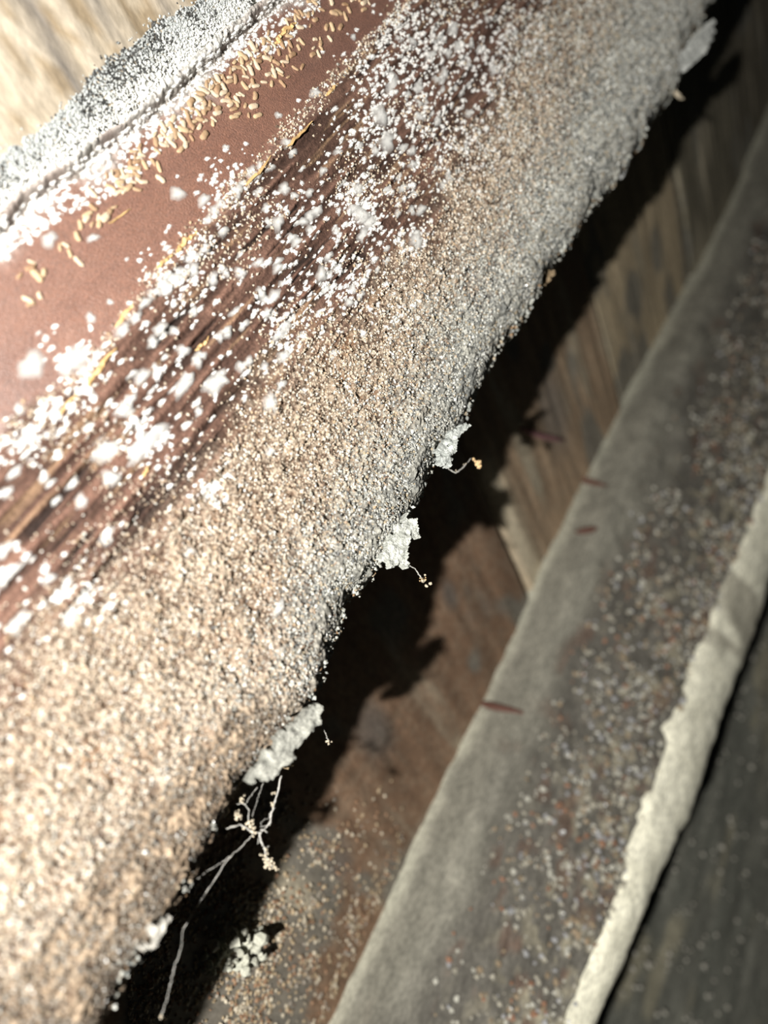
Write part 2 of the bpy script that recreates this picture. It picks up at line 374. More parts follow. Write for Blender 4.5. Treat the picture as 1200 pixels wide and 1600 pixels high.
# mouldy fuzz on the deck along the top of the slat
n = 60000
u = rng.uniform(.0, 1.75, n); k = rng.random(n)**1.25*np.where(rng.random(n) < .05, 1.12, 1.0)
BAND = [(-120,350),(0,246),(32,236),(60,200),(110,160),(150,110),(200,70),(240,40),(280,15),(310,0),(400,-80)]
pb = on_deck(np.array([q[0] for q in BAND]), np.array([q[1] for q in BAND])); ob = np.argsort(pb[:, 0])
ab = np.interp(u, pb[ob, 0], pb[ob, 1])
a1 = a_top(u)+.01
a = a1-(a1-ab)*k*(1.0+.22*(fbm(u*40, 0*u, 96, 3)-.5))
x = (a1-a)/(a1-ab)
cw = mix(np.tile(C(.74, .74, .70), (n, 1)), np.tile(C(.40, .42, .41), (n, 1)), sst(.25, .85, x+rng.uniform(-.25, .25, n)))
dk = rng.random(n) < .06+.5*sst(.3, 1, x)*sst(.45, .62, fbm(u*26, a*26, 97, 3)); cw[dk] = C(.05, .05, .048)
oc = rng.random(n) < .25*sst(1.1, 1.7, u); cw[oc] = C(.36, .30, .14)
grains('mould_fuzz', ceiling, np.stack([u, a, deck_s(u, a)+.001-.010*rng.random(n)*(1-x*.8)], -1), .0016*rng.uniform(.5, 1.6, n)*(1+.2*u), cw, M_GRAIN)

# ---------------------------------------------------------------- white mould colonies
def dome_mesh(seed, rings=5, seg=18):
    q = random.Random(seed); ph0 = [q.uniform(0, 6.28) for _ in range(4)]
    v = [(0, 0, -1)]; rim = [0]
    for k in range(1, rings+1):
        x = k/rings
        for s in range(seg):
            th = 6.283*s/seg
            w = 1+.16*math.sin(2*th+ph0[0])+.12*math.sin(3*th+ph0[1])+.10*math.sin(5*th+ph0[2])+q.uniform(-.07, .07)*x
            h = math.sqrt(max(0, 1-x**2.2))*(1+q.uniform(-.15, .15)) if k < rings else -.12
            v.append((x*w*math.cos(th), x*w*math.sin(th), -h)); rim.append(x)
    f = [(0, 1+s, 1+(s+1) % seg) for s in range(seg)]
    for k in range(rings-1):
        for s in range(seg):
            p0 = 1+k*seg+s; p1 = 1+k*seg+(s+1) % seg
            f += [(p0, p0+seg, p1+seg), (p0, p1+seg, p1)]
    return np.array(v, float), np.array(f)[:, ::-1], np.array(rim)
domes = []
for k in range(12):
    dv, df, dr = dome_mesh(k); domes.append(mesh_np('mould_spot', dv, df, None, True, {'rim': dr}))
for d_ in domes: d_.materials.append(M_MOULD)
BIG = [(277,303,11),(318,313,9),(353,230,5),(347,290,5),(198,405,4),(142,497,8),(172,472,5),(77,375,12),(145,372,7),(602,225,13),(590,187,12),(610,135,13),(652,140,9),
 (493,146,9),(435,180,6),(493,330,10),(430,353,10),(483,366,9),(462,348,6),(510,402,8),(426,466,10),(414,492,7),(645,380,12),(705,50,9),(713,76,9),(747,80,8),(770,115,9),
 (513,432,9),(600,410,7),(548,455,7),(457,310,6),(470,265,6),(500,272,6),(480,305,6),(552,58,5),(50,571,20),(165,706,19),(218,700,20),(238,676,18),(117,560,20),(105,575,12),(113,754,11),
 (170,750,12),(87,782,7),(78,757,8),(68,748,7),(332,602,14),(318,600,9),(345,596,8),(283,606,12),(290,592,9),(190,640,12),(200,628,9),(240,578,8),(335,760,15),(328,772,10),(130,936,12),(140,915,10),
 (108,968,9),(28,972,11),(292,865,9),(75,905,8),(375,575,9),(385,568,7),(235,612,7),(147,625,7),(225,655,8),(440,560,10),(450,552,8),(412,577,8),(418,633,12),(425,622,8),(475,612,6),(518,556,8),(540,606,8),
 (432,950,8),(270,440,13),(255,452,11),(285,430,9),(238,462,9),(222,478,8),(300,425,10),(335,330,9),(325,345,8),(345,320,8),(40,690,11),(58,672,9),(20,740,9),(10,770,8),(30,640,8),(15,705,8),(85,640,8),
 (60,520,4),(378,288,7),(392,270,8),(405,262,7),(440,510,11),(455,500,9),(432,525,9),(400,415,7),(455,240,8),(375,400,6),(560,340,12),(575,350,11),(548,330,9),(565,370,9),(555,300,9),(690,120,8),
 (640,70,7),(672,90,8),(625,45,6),(800,55,6),(730,180,7),(680,190,8),(640,260,7),(600,300,8),(655,330,7),(330,440,8),(350,430,6),(300,490,7),(270,520,7),(255,560,7),(310,560,8),(350,520,7),(300,405,10),(318,388,9),(345,362,9),(368,302,9),(398,276,8),(210,500,10),(190,520,10),(152,560,9),(132,582,9),(420,262,8),(445,228,8)]
big = np.array(BIG, float)
pts = on_n(big[:, 0], big[:, 1]); spots = []
zc = lambda p: p@np.array((DV[2], AV[2], NV[2]))
for q, rp in zip(pts, big[:, 2]): spots.append((q[0], q[1], 1.35*rp/FPX*zc(q)))
# smaller colonies scattered over the dark fibrous zone
n = 9000
u = rng.uniform(-.35, 2.3, n); a = rng.uniform(-.3, .35, n)
wz = sst(.0, .04, a-a_ridge(u))*(1-sst(-.06, .07, a-a_gran(u)))
cl = fbm(u*7, a*9, 98, 3); keep = rng.random(n) < wz*(.10+.9*sst(.42, .62, cl))*.62
u, a = u[keep], a[keep]; rs = .0036+.0085*rng.random(len(u))**3
extra = sorted(zip(u, a, rs), key=lambda q: -q[2])
room = 296-len(spots)
def place_spot(q, k):
    o = bpy.data.objects.new('mould_spot', domes[k % 12]); COL.objects.link(o); o.parent = slat
    p0 = np.array((q[0], q[1], float(surf(np.array([q[0]]), np.array([q[1]]))[0])+.001))
    o.location = local(slat, p0); el = random.uniform(1.05, 1.55)
    o.scale = (q[2]*S*el, q[2]*S*.85, min(.0042, q[2]*.28)*S); o.rotation_euler = (0, 0, random.uniform(-.25, .25))
for k, q in enumerate(spots+extra[:room]): place_spot(q, k)
def speck_stuff(name, root, pl, m, hfun):
    V = []; F = []; RM = []; b = 0
    for k, (x, y, r_) in enumerate(pl):
        dv, df, dr = SD[k % 6]
        el = random.uniform(1.0, 1.8); sc = np.array((r_*el, r_*.85, r_*.32))
        V.append(dv*sc+np.array((x, y, hfun(x, y)+.0006))); F.append(df+b); RM.append(dr); b += len(dv)
    o = link(name, mesh_np(name, local(root, np.concatenate(V)), np.concatenate(F), None, True, {'rim': np.concatenate(RM)}), m, root); o['kind'] = 'stuff'
SD = [dome_mesh(50+k, 3, 9) for k in range(6)]
h1 = lambda x, y: float(surf(np.array([x]), np.array([y]))[0])
sp = list(extra[room:])
# loose clouds of tiny colonies
for px, py, rad, cnt in ((565,340,32,130),(555,300,30,80),(600,120,55,160),(690,80,70,220),(760,100,60,150),(640,60,40,90),(440,520,35,80),(645,380,26,60),(540,450,40,80),(490,480,40,60),(120,560,45,60),
                         (225,690,45,80),(600,210,50,110),(700,200,60,160),(620,490,35,50),(330,760,40,50),(270,440,45,90),(360,300,50,80),(560,200,60,90),(130,930,40,50),(820,60,50,90),(760,230,50,80),(470,350,60,70),(60,690,45,50)):
    xs = rng.normal(px, rad*.6, cnt); ys = rng.normal(py, rad*.6, cnt); q = on_n(xs, ys)
    for qq in q: sp.append((qq[0], qq[1], random.uniform(.0022, .0062)*(.8+.3*max(0, qq[0]))))
sp = [q for q in sp if a_top(q[0])+.01 < q[1] < a_edge(np.array([q[0]]))[0]-.02]
# white growth along the top edge of the slat
n = 2600; u = rng.uniform(-.1, 1.6, n); w = .02+.055*fbm(u*9, 0*u, 99, 3)
a = a_top(u)+.004+w*rng.random(n)**1.3
sp += list(zip(u, a, rng.uniform(.002, .006, n)))
# and along the ridge
n = 1500; u = rng.uniform(-.3, 1.9, n); a = a_ridge(u)+rng.normal(.002, .008, n)+.01
km = fbm(u*8, 0*u, 101, 3) > .40
sp += list(zip(u[km], a[km], rng.uniform(.002, .0055, km.sum())))
speck_stuff('mould_specks', slat, sp, M_MOULD, h1)

# ---------------------------------------------------------------- flakes of crust hanging from the edge
def inside(poly, x, y):
    c_ = np.zeros(x.shape, bool); j_ = len(poly)-1
    for i_ in range(len(poly)):
        xi, yi = poly[i_]; xj, yj = poly[j_]
        c_ ^= ((yi > y) != (yj > y)) & (x < (xj-xi)*(y-yi)/(yj-yi+1e-12)+xi); j_ = i_
    return c_
def flake(name, poly, n0, thick, c0, c1, seed, curl=0.0, step=.0028, rag=.016, parent=None, m=None):
    parent = parent or slat
    q = on_n(np.array([p_[0] for p_ in poly]), np.array([p_[1] for p_ in poly]), n0)[:, :2]
    lo_, hi_ = q.min(0)-.015, q.max(0)+.015
    gu = np.arange(lo_[0], hi_[0], step); ga = np.arange(lo_[1], hi_[1], step*.8)
    X, Y = np.meshgrid(gu, ga, indexing='ij')
    JX = X+rag*(fbm(X*90, Y*90, seed, 3)-.5)*2; JY = Y+rag*(fbm(X*90, Y*90, seed+5, 3)-.5)*2
    ins = inside(q, JX, JY)
    hgt = (fbm(X*110, Y*110, seed+9, 4)-.5)*.010
    zt = n0+hgt+curl*(Y-q[:, 1].mean()); zb = zt+thick
    cellm = ins[:-1, :-1] & ins[1:, :-1] & ins[1:, 1:] & ins[:-1, 1:]
    nx, ny = X.shape; idx = np.arange(nx*ny).reshape(nx, ny); off = nx*ny
    a_, b_, c_, d_ = idx[:-1, :-1], idx[1:, :-1], idx[1:, 1:], idx[:-1, 1:]
    F = [np.stack([a_, d_, c_, b_], -1)[cellm], np.stack([a_, b_, c_, d_], -1)[cellm]+off]
    pad = np.pad(cellm, 1)
    for (dx, dy, e0, e1) in ((-1, 0, a_, d_), (1, 0, c_, b_), (0, -1, b_, a_), (0, 1, d_, c_)):
        bm = cellm & ~pad[1+dx:pad.shape[0]-1+dx, 1+dy:pad.shape[1]-1+dy]
        F.append(np.stack([e0, e1, e1+off, e0+off], -1)[bm])
    F = np.concatenate(F); V = np.concatenate([np.stack([X, Y, zt], -1).reshape(-1, 3), np.stack([X, Y, zb], -1).reshape(-1, 3)])
    used, inv = np.unique(F, return_inverse=True); F = inv.reshape(F.shape); V = V[used]
    cm = mix(c0, c1, vnoise(V[:, 0]*190, V[:, 1]*190, 0, seed+11))
    return link(name, mesh_np(name, local(parent, V), F, cm, False), m or M_FLAKE, parent)
g0, g1c = C(.30, .31, .28), C(.56, .57, .52)
FL = [([(645,800),(660,810),(652,820),(658,832),(645,840),(641,850),(635,862),(638,874),(641,888),(625,889),(607,880),(596,868),(604,850),(617,826),(632,806)], 1.0, .012, g0, g1c, -.10),
      ([(736,655),(732,674),(716,690),(708,704),(709,722),(698,729),(687,723),(682,712),(694,696),(708,674),(722,655)], 1.0, .012, C(.32,.34,.32), C(.5,.52,.49), -.10),
      ([(509,1106),(503,1120),(501,1136),(488,1138),(470,1156),(461,1182),(441,1202),(424,1216),(401,1229),(388,1214),(415,1176),(446,1136),(476,1104)], 1.0, .014, C(.17,.17,.15), C(.34,.34,.30), -.10),
      ([(1118,28),(1114,60),(1100,82),(1076,106),(1060,110),(1062,88),(1090,52)], 1.0, .014, C(.34,.35,.33), C(.52,.53,.50), -.1),
      ([(268,1440),(262,1462),(246,1478),(232,1490),(222,1480),(240,1452)], 1.0, .012, C(.26,.25,.22), C(.5,.48,.43), -.1),
      ([(474,1158),(470,1180),(462,1192),(448,1200),(446,1186),(458,1164)], 1.065, .01, C(.22,.16,.09), C(.46,.36,.22), -.1),
      ([(190,1540),(184,1566),(170,1580),(158,1572),(170,1545)], 1.055, .012, C(.3,.3,.28), C(.5,.5,.46), -.1),
      ([(985,250),(978,268),(962,280),(950,284),(960,262)], 1.055, .014, C(.36,.37,.36), C(.54,.55,.53), -.1),
      ([(868,420),(858,440),(846,446),(838,440),(850,420)], 1.055, .014, C(.2,.14,.08), C(.42,.32,.2), -.1)]
for k, (poly, n0, th, c0, c1, cu) in enumerate(FL): flake('mould_flake', poly, n0, th, c0, c1, 200+20*k, cu)

# ---------------------------------------------------------------- splinters, tubes, clumps
def tube(pts, rad, seg=6):
    """tapered bent tube through points (decimetres)"""
    P = np.array(pts, float); n_ = len(P); rad = np.broadcast_to(np.asarray(rad, float), (n_,))
    T = np.gradient(P, axis=0); T /= np.linalg.norm(T, axis=1, keepdims=True)+1e-12
    ref = np.array((.3, .2, 1.0)); B = np.cross(T, ref); B /= np.linalg.norm(B, axis=1, keepdims=True); Cc = np.cross(T, B)
    th = np.arange(seg)*2*math.pi/seg
    V = (P[:, None]+rad[:, None, None]*(np.cos(th)[None, :, None]*B[:, None]+np.sin(th)[None, :, None]*Cc[:, None])).reshape(-1, 3)
    F = []
    for i_ in range(n_-1):
        for s in range(seg):
            a_ = i_*seg+s; b_ = i_*seg+(s+1) % seg; F += [(a_, b_, b_+seg), (a_, b_+seg, a_+seg)]
    F += [(0, s+1, s) for s in range(1, seg-1)]; e = (n_-1)*seg; F += [(e, e+s, e+s+1) for s in range(1, seg-1)]
    return V, np.array(F)
def resample(pix, n0s, m_):
    q = np.array([on_n(np.array(float(x)), np.array(float(y)), n_) for (x, y), n_ in zip(pix, n0s)])
    tt = np.linspace(0, len(q)-1, m_); return np.stack([np.interp(tt, np.arange(len(q)), q[:, k]) for k in range(3)], -1)
def splinter(pix, r_, dn=.002, m=M_SPLINT, parent=None, ns=None, tip=.25):
    parent = parent or slat; m_ = 9
    if ns is None:
        q = on_n(np.array([float(p_[0]) for p_ in pix]), np.array([float(p_[1]) for p_ in pix]))
        ns = surf(q[:, 0], q[:, 1])-dn
    P = resample(pix, ns, m_); P += rng.normal(0, r_*.35, P.shape)
    V, F = tube(P, r_*np.interp(np.linspace(0, 1, m_), [0, .15, .6, 1], [.4, 1, .9, tip]), 5)
    return link('wood_splinter', mesh_np('wood_splinter', local(parent, V), F, None, False), m, parent)
for pix, r_ in (([(136,604),(160,572),(180,545)], .0038), ([(275,392),(292,376),(308,362)], .004), ([(245,418),(270,398)], .003), ([(182,510),(196,488),(210,475)], .003), ([(440,52),(452,44),(464,36)], .0045),
               ([(432,68),(442,52)], .004), ([(385,290),(405,268),(425,245)], .0028), ([(305,548),(318,538),(328,527)], .0028), ([(170,350),(190,335),(205,325)], .0016), ([(225,745),(233,725)], .002),
               ([(90,650),(110,625),(128,606)], .002), ([(450,230),(470,208),(488,190)], .003), ([(510,150),(528,128)], .003)):
    splinter(pix, r_)
splinter([(1036,136),(1052,142),(1068,155)], .008, m=M_DUST, ns=[1.05, 1.05, 1.045], tip=.3)

def clump(name, root, p0, r_, m, seed, cnt=9, kind=None):
    """small knot of dust: lumpy blobs merged into one mesh"""
    q = random.Random(seed); V = []; F = []; b = 0
    for k in range(cnt):
        c_ = np.array([q.gauss(0, 1) for _ in range(3)])*r_*.55; rr_ = r_*q.uniform(.15, .42)
        dv = OCT_V/np.linalg.norm(OCT_V, axis=1, keepdims=True)
        # one subdivision of the octahedron
        vv = list(map(tuple, dv)); ff = []; cache = {}
        def mid(i1, i2):
            key = (min(i1, i2), max(i1, i2))
            if key not in cache:
                mm = (np.array(vv[i1])+np.array(vv[i2])); vv.append(tuple(mm/np.linalg.norm(mm))); cache[key] = len(vv)-1
            return cache[key]
        for (x, y, z) in OCT_F:
            a_, b_, c2 = mid(x, y), mid(y, z), mid(z, x); ff += [(x, a_, c2), (a_, y, b_), (c2, b_, z), (a_, b_, c2)]
        vv = np.array(vv); vv = vv*(rr_*(1+np.array([[q.uniform(-.3, .3)] for _ in vv])))+c_+p0
        V.append(vv); F.append(np.array(ff)+b); b += len(vv)
    o = link(name, mesh_np(name, local(root, np.concatenate(V)), np.concatenate(F), None, False), m, root); return o
def pn(px, py, n_): return on_n(np.array(float(px)), np.array(float(py)), n_)
def strand(name, root, pix, ns, r_, m=M_WEB, wig=.0012, m_=22):
    P = resample(pix, ns if hasattr(ns, '__len__') else [ns]*len(pix), m_)
    P[1:-1] += rng.normal(0, wig*.4, P[1:-1].shape)
    V, F = tube(P, r_*rng.uniform(.6, 1.5, m_), 5)
    return link(name, mesh_np(name, local(root, V), F, None, True), m, root)

# ---------------------------------------------------------------- cobweb under the slat's lower edge
web = tag(empty('cobweb', pn(395, 1290, 1.08)), 'torn dusty cobweb hanging in a tangle below the ragged edge, over the dark shadow', 'cobweb')
for pix, r_ in (([(440,1212),(434,1235),(429,1254),(425,1268),(423,1284),(412,1297),(405,1303)], .0020), ([(436,1228),(430,1252),(424,1272),(421,1290)], .0016), ([(430,1262),(420,1272),(424,1286),(410,1292)], .0009), ([(424,1276),(408,1284),(407,1292),(420,1289)], .0007),
                ([(405,1303),(408,1313),(413,1326),(415,1337)], .0024), ([(415,1337),(420,1346),(426,1357)], .0022), ([(413,1326),(421,1322)], .0009), ([(352,1295),(375,1288),(386,1294),(394,1301),(406,1300)], .0020),
                ([(370,1256),(382,1256),(389,1265),(388,1280),(391,1292)], .0012), ([(411,1222),(403,1248),(394,1276)], .0006), ([(402,1230),(390,1246),(382,1258)], .0008),
                ([(396,1303),(382,1318),(366,1333),(352,1348),(330,1382),(312,1408),(286,1452)], .0010), ([(362,1336),(345,1348),(322,1362),(302,1377)], .0008), ([(283,1482),(272,1512),(266,1540),(256,1576),(250,1592)], .0009), ([(286,1452),(284,1468),(283,1482)], .0006),
                ([(400,1300),(412,1296),(418,1300)], .0012), ([(404,1310),(403,1318)], .0009)):
    strand('strand', web, pix, 1.075, r_*.55)
for k, (x, y, r_) in enumerate(((390,1286,.010),(394,1299,.010),(374,1277,.008),(377,1249,.008),(426,1258,.006),(428,1240,.004),(414,1333,.008),(422,1350,.013),(428,1357,.007),(418,1345,.008),(252,1588,.004),(369,1270,.006))):
    clump('dust_clump', web, pn(x, y, 1.075), r_*.62, M_DUST, 300+k, 13)
d1 = tag(empty('dangling_debris', pn(742, 722, 1.08)), 'tan crumb on a bent silk thread hanging beside the rounded flake', 'debris')
strand('thread', d1, [(694,724),(702,734),(712,739),(724,730),(736,716)], 1.07, .0012); clump('crumb', d1, pn(743, 722, 1.07), .012, M_TAN, 321, 8)
clump('bead', d1, pn(726, 725, 1.07), .0035, M_DUST, 322, 4); clump('bead', d1, pn(715, 736, 1.07), .004, M_DUST, 323, 4)
d2 = tag(empty('dangling_debris', pn(664, 910, 1.08)), 'pale crumb on a short thread hanging below the large jagged grey flake', 'debris')
strand('thread', d2, [(640,884),(648,888),(654,897),(660,904)], 1.07, .0011); clump('crumb', d2, pn(665, 911, 1.07), .010, M_DUST, 331, 8); clump('bead', d2, pn(660, 904, 1.07), .006, M_TAN, 332, 6)
d3 = tag(empty('dangling_debris', pn(513, 1157, 1.08)), 'tiny white bead at the end of a hair-thin thread below the white moss flake', 'debris')
strand('thread', d3, [(502,1130),(507,1142),(510,1150),(513,1157)], 1.07, .0006); clump('bead', d3, pn(513, 1157, 1.07), .0045, M_DUST, 341, 4)

# ---------------------------------------------------------------- frass pellets on the smooth brown strip
def pellet_mesh(seed):
    q = random.Random(seed); seg = 7; prof = [(-1, .25), (-.86, .72), (-.45, 1), (.1, .96), (.55, 1.02), (.88, .7), (1, .28)]
    bend = q.uniform(-.25, .25); V = []; F = []
    for x, r_ in prof:
        for s in range(seg):
            th = 6.283*s/seg+q.uniform(-.05, .05); rr_ = r_*(1+q.uniform(-.14, .14))
            V.append((x, bend*x*x*.8+.42*rr_*math.cos(th), .36*rr_*math.sin(th)))
    for k in range(len(prof)-1):
        for s in range(seg):
            a_ = k*seg+s; b_ = k*seg+(s+1) % seg; F += [(a_, b_, b_+seg), (a_, b_+seg, a_+seg)]
    F += [(0, s+1, s) for s in range(1, seg-1)]; e = (len(prof)-1)*seg; F += [(e, e+s, e+s+1) for s in range(1, seg-1)]
    return mesh_np('frass_pellet', np.array(V), np.array(F), None, True)
PM = [pellet_mesh(400+k) for k in range(8)]
for k, m_ in enumerate(PM): m_.materials.append(M_PELLET if k < 5 else M_PELLET2)
path = [(565,8,18,9),(500,28,28,22),(455,62,30,32),(405,92,30,38),(350,130,30,40),(308,165,28,30),(268,205,20,22),(212,245,18,18),(185,285,16,16),(150,345,12,9),(110,385,14,5),(50,440,16,8)]
used_p = []
for (px, py, sg, cnt) in path:
    done = tries = 0
    while done < cnt and tries < cnt*30:
        tries += 1
        x, y = random.gauss(px, sg), random.gauss(py, sg*.9); q = pn(x, y, 1.0)
        if not (a_top(q[0])+.035 < q[1] < a_ridge(q[0])-.03): continue
        ln = random.uniform(.0045, .0098)
        if any((q[0]-w[0])**2+(q[1]-w[1])**2 < (.42*(ln+w[2]))**2 for w in used_p): continue
        pk = random.randrange(8); used_p.append((q[0], q[1], ln)); done += 1
        o = bpy.data.objects.new('frass_pellet', PM[pk]); COL.objects.link(o)
        q[2] = surf(np.array([q[0]]), np.array([q[1]]))[0]-.0012
        o.location = W(q); wd = random.uniform(.8, 1.35)
        o.scale = (ln*S, ln*S*wd, ln*S*.8*wd); o.rotation_euler = (0, 0, random.uniform(0, 6.28))
        tint = 'tan' if pk < 5 else 'pale cream'; zn = 0 if px > 420 else 1 if px > 240 else 2
        tag(o, tint+' rice-shaped pellet '+('in the upper cluster on the brown strip', 'in the dense middle cluster beside the white mould band', 'among those scattered toward the left end of the strip')[zn],
            'pellet', tint+' pellets, '+('upper cluster', 'middle cluster', 'left end')[zn])

# ---------------------------------------------------------------- second slat, out of focus behind
L3 = [(1235,100),(1150,295),(1080,440),(1030,530),(960,660),(925,730),(890,800),(850,880),(820,950),(760,1080),(700,1200),(640,1330),(590,1440),(540,1540),(510,1600),(440,1740)]
p3 = on_deck(np.array([q[0] for q in L3], float), np.array([q[1] for q in L3], float)); o3 = np.argsort(p3[:, 0])
L4A = [(1300,540),(1200,770),(1170,835),(1150,885),(1120,960),(1090,1045),(1062,1110),(1045,1170),(1030,1220),(1010,1290),(985,1360),(960,1430),(930,1500),(890,1600),(840,1720)]
L4B = [(1300,640),(1200,880),(1180,960),(1150,1040),(1122,1110),(1102,1170),(1086,1220),(1065,1280),(1032,1340),(1010,1390),(985,1440),(960,1510),(932,1560),(918,1600),(870,1700)]
N4 = 1.50
f4a = curve_a(L4A, N4); f4b = curve_a(L4B, N4+.04)
us = np.concatenate([[-1.2, -.9], np.linspace(-.7, 4.6, 420), [5.2]])
aL = np.interp(us, p3[o3, 0], p3[o3, 1]); nL = deck_n(aL)
a4, b4 = f4a(us), f4b(us)
slat2 = tag(empty('wooden_slat', (1.5, 1.6, 1.6)), 'blurred grey wooden slat in the middle distance with a cream coloured lower rim', 'slat', 'slats under the ceiling')
def dense(pa, pn_, k):
    """polyline rows (arrays per u) -> k rows evenly spread, rounded at the corners"""
    pa = np.stack(pa, 1); pn_ = np.stack(pn_, 1); m_ = pa.shape[1]
    for _ in range(2):   # Chaikin
        qa = np.empty((pa.shape[0], 2*pa.shape[1]-2)); qn = qa.copy()
        qa[:, 0::2] = .75*pa[:, :-1]+.25*pa[:, 1:]; qa[:, 1::2] = .25*pa[:, :-1]+.75*pa[:, 1:]
        qn[:, 0::2] = .75*pn_[:, :-1]+.25*pn_[:, 1:]; qn[:, 1::2] = .25*pn_[:, :-1]+.75*pn_[:, 1:]
        pa = np.concatenate([pa[:, :1], qa, pa[:, -1:]], 1); pn_ = np.concatenate([pn_[:, :1], qn, pn_[:, -1:]], 1)
    s_ = np.linspace(0, 1, k); t_ = np.concatenate([[0], np.cumsum(np.hypot(np.diff(pa.mean(0)), np.diff(pn_.mean(0))))]); t_ /= t_[-1]
    oa = np.stack([np.interp(s_, t_, r_) for r_ in pa]); on = np.stack([np.interp(s_, t_, r_) for r_ in pn_]); return oa, on
A2s, N2s = dense([aL-.03, aL, aL+.045, aL+.08, .5*(aL+.08)+.5*(a4-.02), a4-.02], [nL+.03, nL-.01, nL-.115, nL-.135, .5*(nL-.135)+.5*N4, np.full_like(us, N4)], 150)
U2 = np.repeat(us[:, None], 150, 1); sN = np.linspace(0, 1, 150)[None]
lump = fbm(U2*9, A2s*14, 501, 4)-.5
N2d = N2s-.03*lump*sst(.08, .25, sN)-.016*(fbm(U2*60, A2s*60, 502, 3)-.5)*sst(.3, .8, sN)
fb = fbm(U2*4, A2s*40, 503, 4)
c2 = mix(C(.215, .205, .165), C(.33, .315, .255), fb)
c2 = mix(c2, C(.50, .485, .385), (1-sst(.08, .145, sN+.08*(fbm(U2*7, A2s*7, 504, 3)-.5)))*.9)
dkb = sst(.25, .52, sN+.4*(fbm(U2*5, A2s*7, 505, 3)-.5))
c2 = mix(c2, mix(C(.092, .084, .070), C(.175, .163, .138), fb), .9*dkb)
c2 = mix(c2, C(.42, .38, .27), .7*sst(.55, .7, fbm(U2*30, A2s*40, 506, 3))*sst(.35, .9, sN))
c2 = mix(c2, C(.16, .09, .06), .6*sst(.58, .75, fbm(U2*14, A2s*26, 507, 3))*dkb)
def closed(rows_u, A_, N_, col, back, root, name, m):
    nu_, k_ = A_.shape; v_ = np.stack([rows_u, A_, N_], -1).reshape(-1, 3); f_ = gridfaces(nu_, k_); i_ = np.arange(nu_*k_).reshape(nu_, k_)
    vb_ = np.concatenate([np.stack([rows_u[:, 0], ba, bn], -1) for ba, bn in back]); b_ = len(v_); nb = len(back); jj = np.arange(nu_-1)
    chain = [i_[:, -1]]+[b_+q*nu_+np.arange(nu_) for q in range(nb)]+[i_[:, 0]]
    fs = [f_]
    for x_, y_ in zip(chain[:-1], chain[1:]): fs.append(np.stack([x_[:-1], x_[1:], y_[1:], y_[:-1]], -1))
    cc_ = np.concatenate([col.reshape(-1, 3), np.tile(col.reshape(-1, 3).mean(0)*.6, (len(vb_), 1))])
    return link(name, mesh_np(name, local(root, np.concatenate([v_, vb_])), np.concatenate(fs)[:, ::-1], cc_), m, root)
c2 = c2*.66
closed(U2, A2s, N2d, c2, [(a4+.04, np.full_like(us, N4+.06)), (a4+.05, deck_n(a4+.05)-.06), (aL, nL+.02)], slat2, 'board', M_GREY)
# cream mould roll along its lower edge
wob4 = .03*(fbm(us*8, 0*us, 510, 4)-.5)
mid = .5*(a4+b4); hw = .5*(b4-a4)
Ac, Nc = dense([a4-.03+wob4, a4-.01+wob4, mid, b4-.012, b4, b4-.015], [np.full_like(us, N4+.02), N4-.018+0*us, N4-.025+0*us, N4+.0+0*us, N4+.05+0*us, N4+.12+0*us], 46)
Uc = np.repeat(us[:, None], 46, 1)
Nc = Nc-.011*(fbm(Uc*18, Ac*18, 511, 4)-.5); Ac = Ac+.012*(fbm(Uc*40, Nc*20, 512, 3)-.5)
ccm = mix(C(.62, .60, .47), C(.76, .74, .60), fbm(Uc*20, Ac*20, 513, 3))
ccm = mix(ccm, C(.30, .28, .22), .8*sst(.66, .72, fbm(Uc*6, Ac*1.0, 514, 3)))
closed(Uc, Ac, Nc, ccm, [(b4-.05, np.full_like(us, N4+.12))], slat2, 'mould_rim', M_GREY)
# crumbs on the second slat
def surf2(u_, a_):
    iu = np.clip(np.searchsorted(us, u_), 0, len(us)-1); k_ = np.array([np.argmin(np.abs(A2s[i_]-x_)) for i_, x_ in zip(iu, a_)]); return N2d[iu, k_]
n = 5200; u = rng.uniform(-.3, 4.2, n); l_ = np.interp(u, p3[o3, 0], p3[o3, 1])+.1; k = rng.random(n)**.6; a = l_+(f4a(u)-.01-l_)*k
kp = rng.random(n) < sst(.35, .75, fbm(u*7, a*9, 520, 3)+.25*k); u, a = u[kp], a[kp]; n = len(u)
cg = np.array([(.32,.30,.24),(.42,.41,.35),(.26,.20,.13),(.30,.3,.3),(.24,.13,.08)])[rng.choice(5, n, p=[.34,.22,.2,.14,.1])]
grains('mould_crumb', slat2, np.stack([u, a, surf2(u, a)-.002], -1), .0068*rng.uniform(.5, 1.5, n), cg, M_GRAIN)
sel = rng.choice(n, 60, replace=False)
grains('glinting_grain', slat2, np.stack([u, a, surf2(u, a)-.009], -1)[sel], .004*rng.uniform(.6, 1.4, 60), np.ones((60, 3)), M_GLINT)
def on_slat2(px, py):
    q = ray(np.array(float(px)), np.array(float(py))); tt = np.linspace(1.0, 3.5, 400); P = q[None]*tt[:, None]
    nn_ = surf2(P[:, 0], P[:, 1]); k_ = np.argmax(P[:, 2] > nn_); return P[k_]
for pix in ([(745,1098),(775,1106),(815,1114)], [(893,745),(912,752),(945,760)], [(897,832),(915,830),(930,826)]):
    P = np.array([on_slat2(*q) for q in pix]); P[:, 2] -= .008; P = np.stack([np.interp(np.linspace(0, 2, 9), (0, 1, 2), P[:, k_]) for k_ in range(3)], -1)
    V, F = tube(P, .013*np.interp(np.linspace(0, 1, 9), [0, .3, .7, 1], [.4, 1, .9, .4]), 6)
    link('wood_chip', mesh_np('wood_chip', local(slat2, V), F, None, False), M_CHIP, slat2)

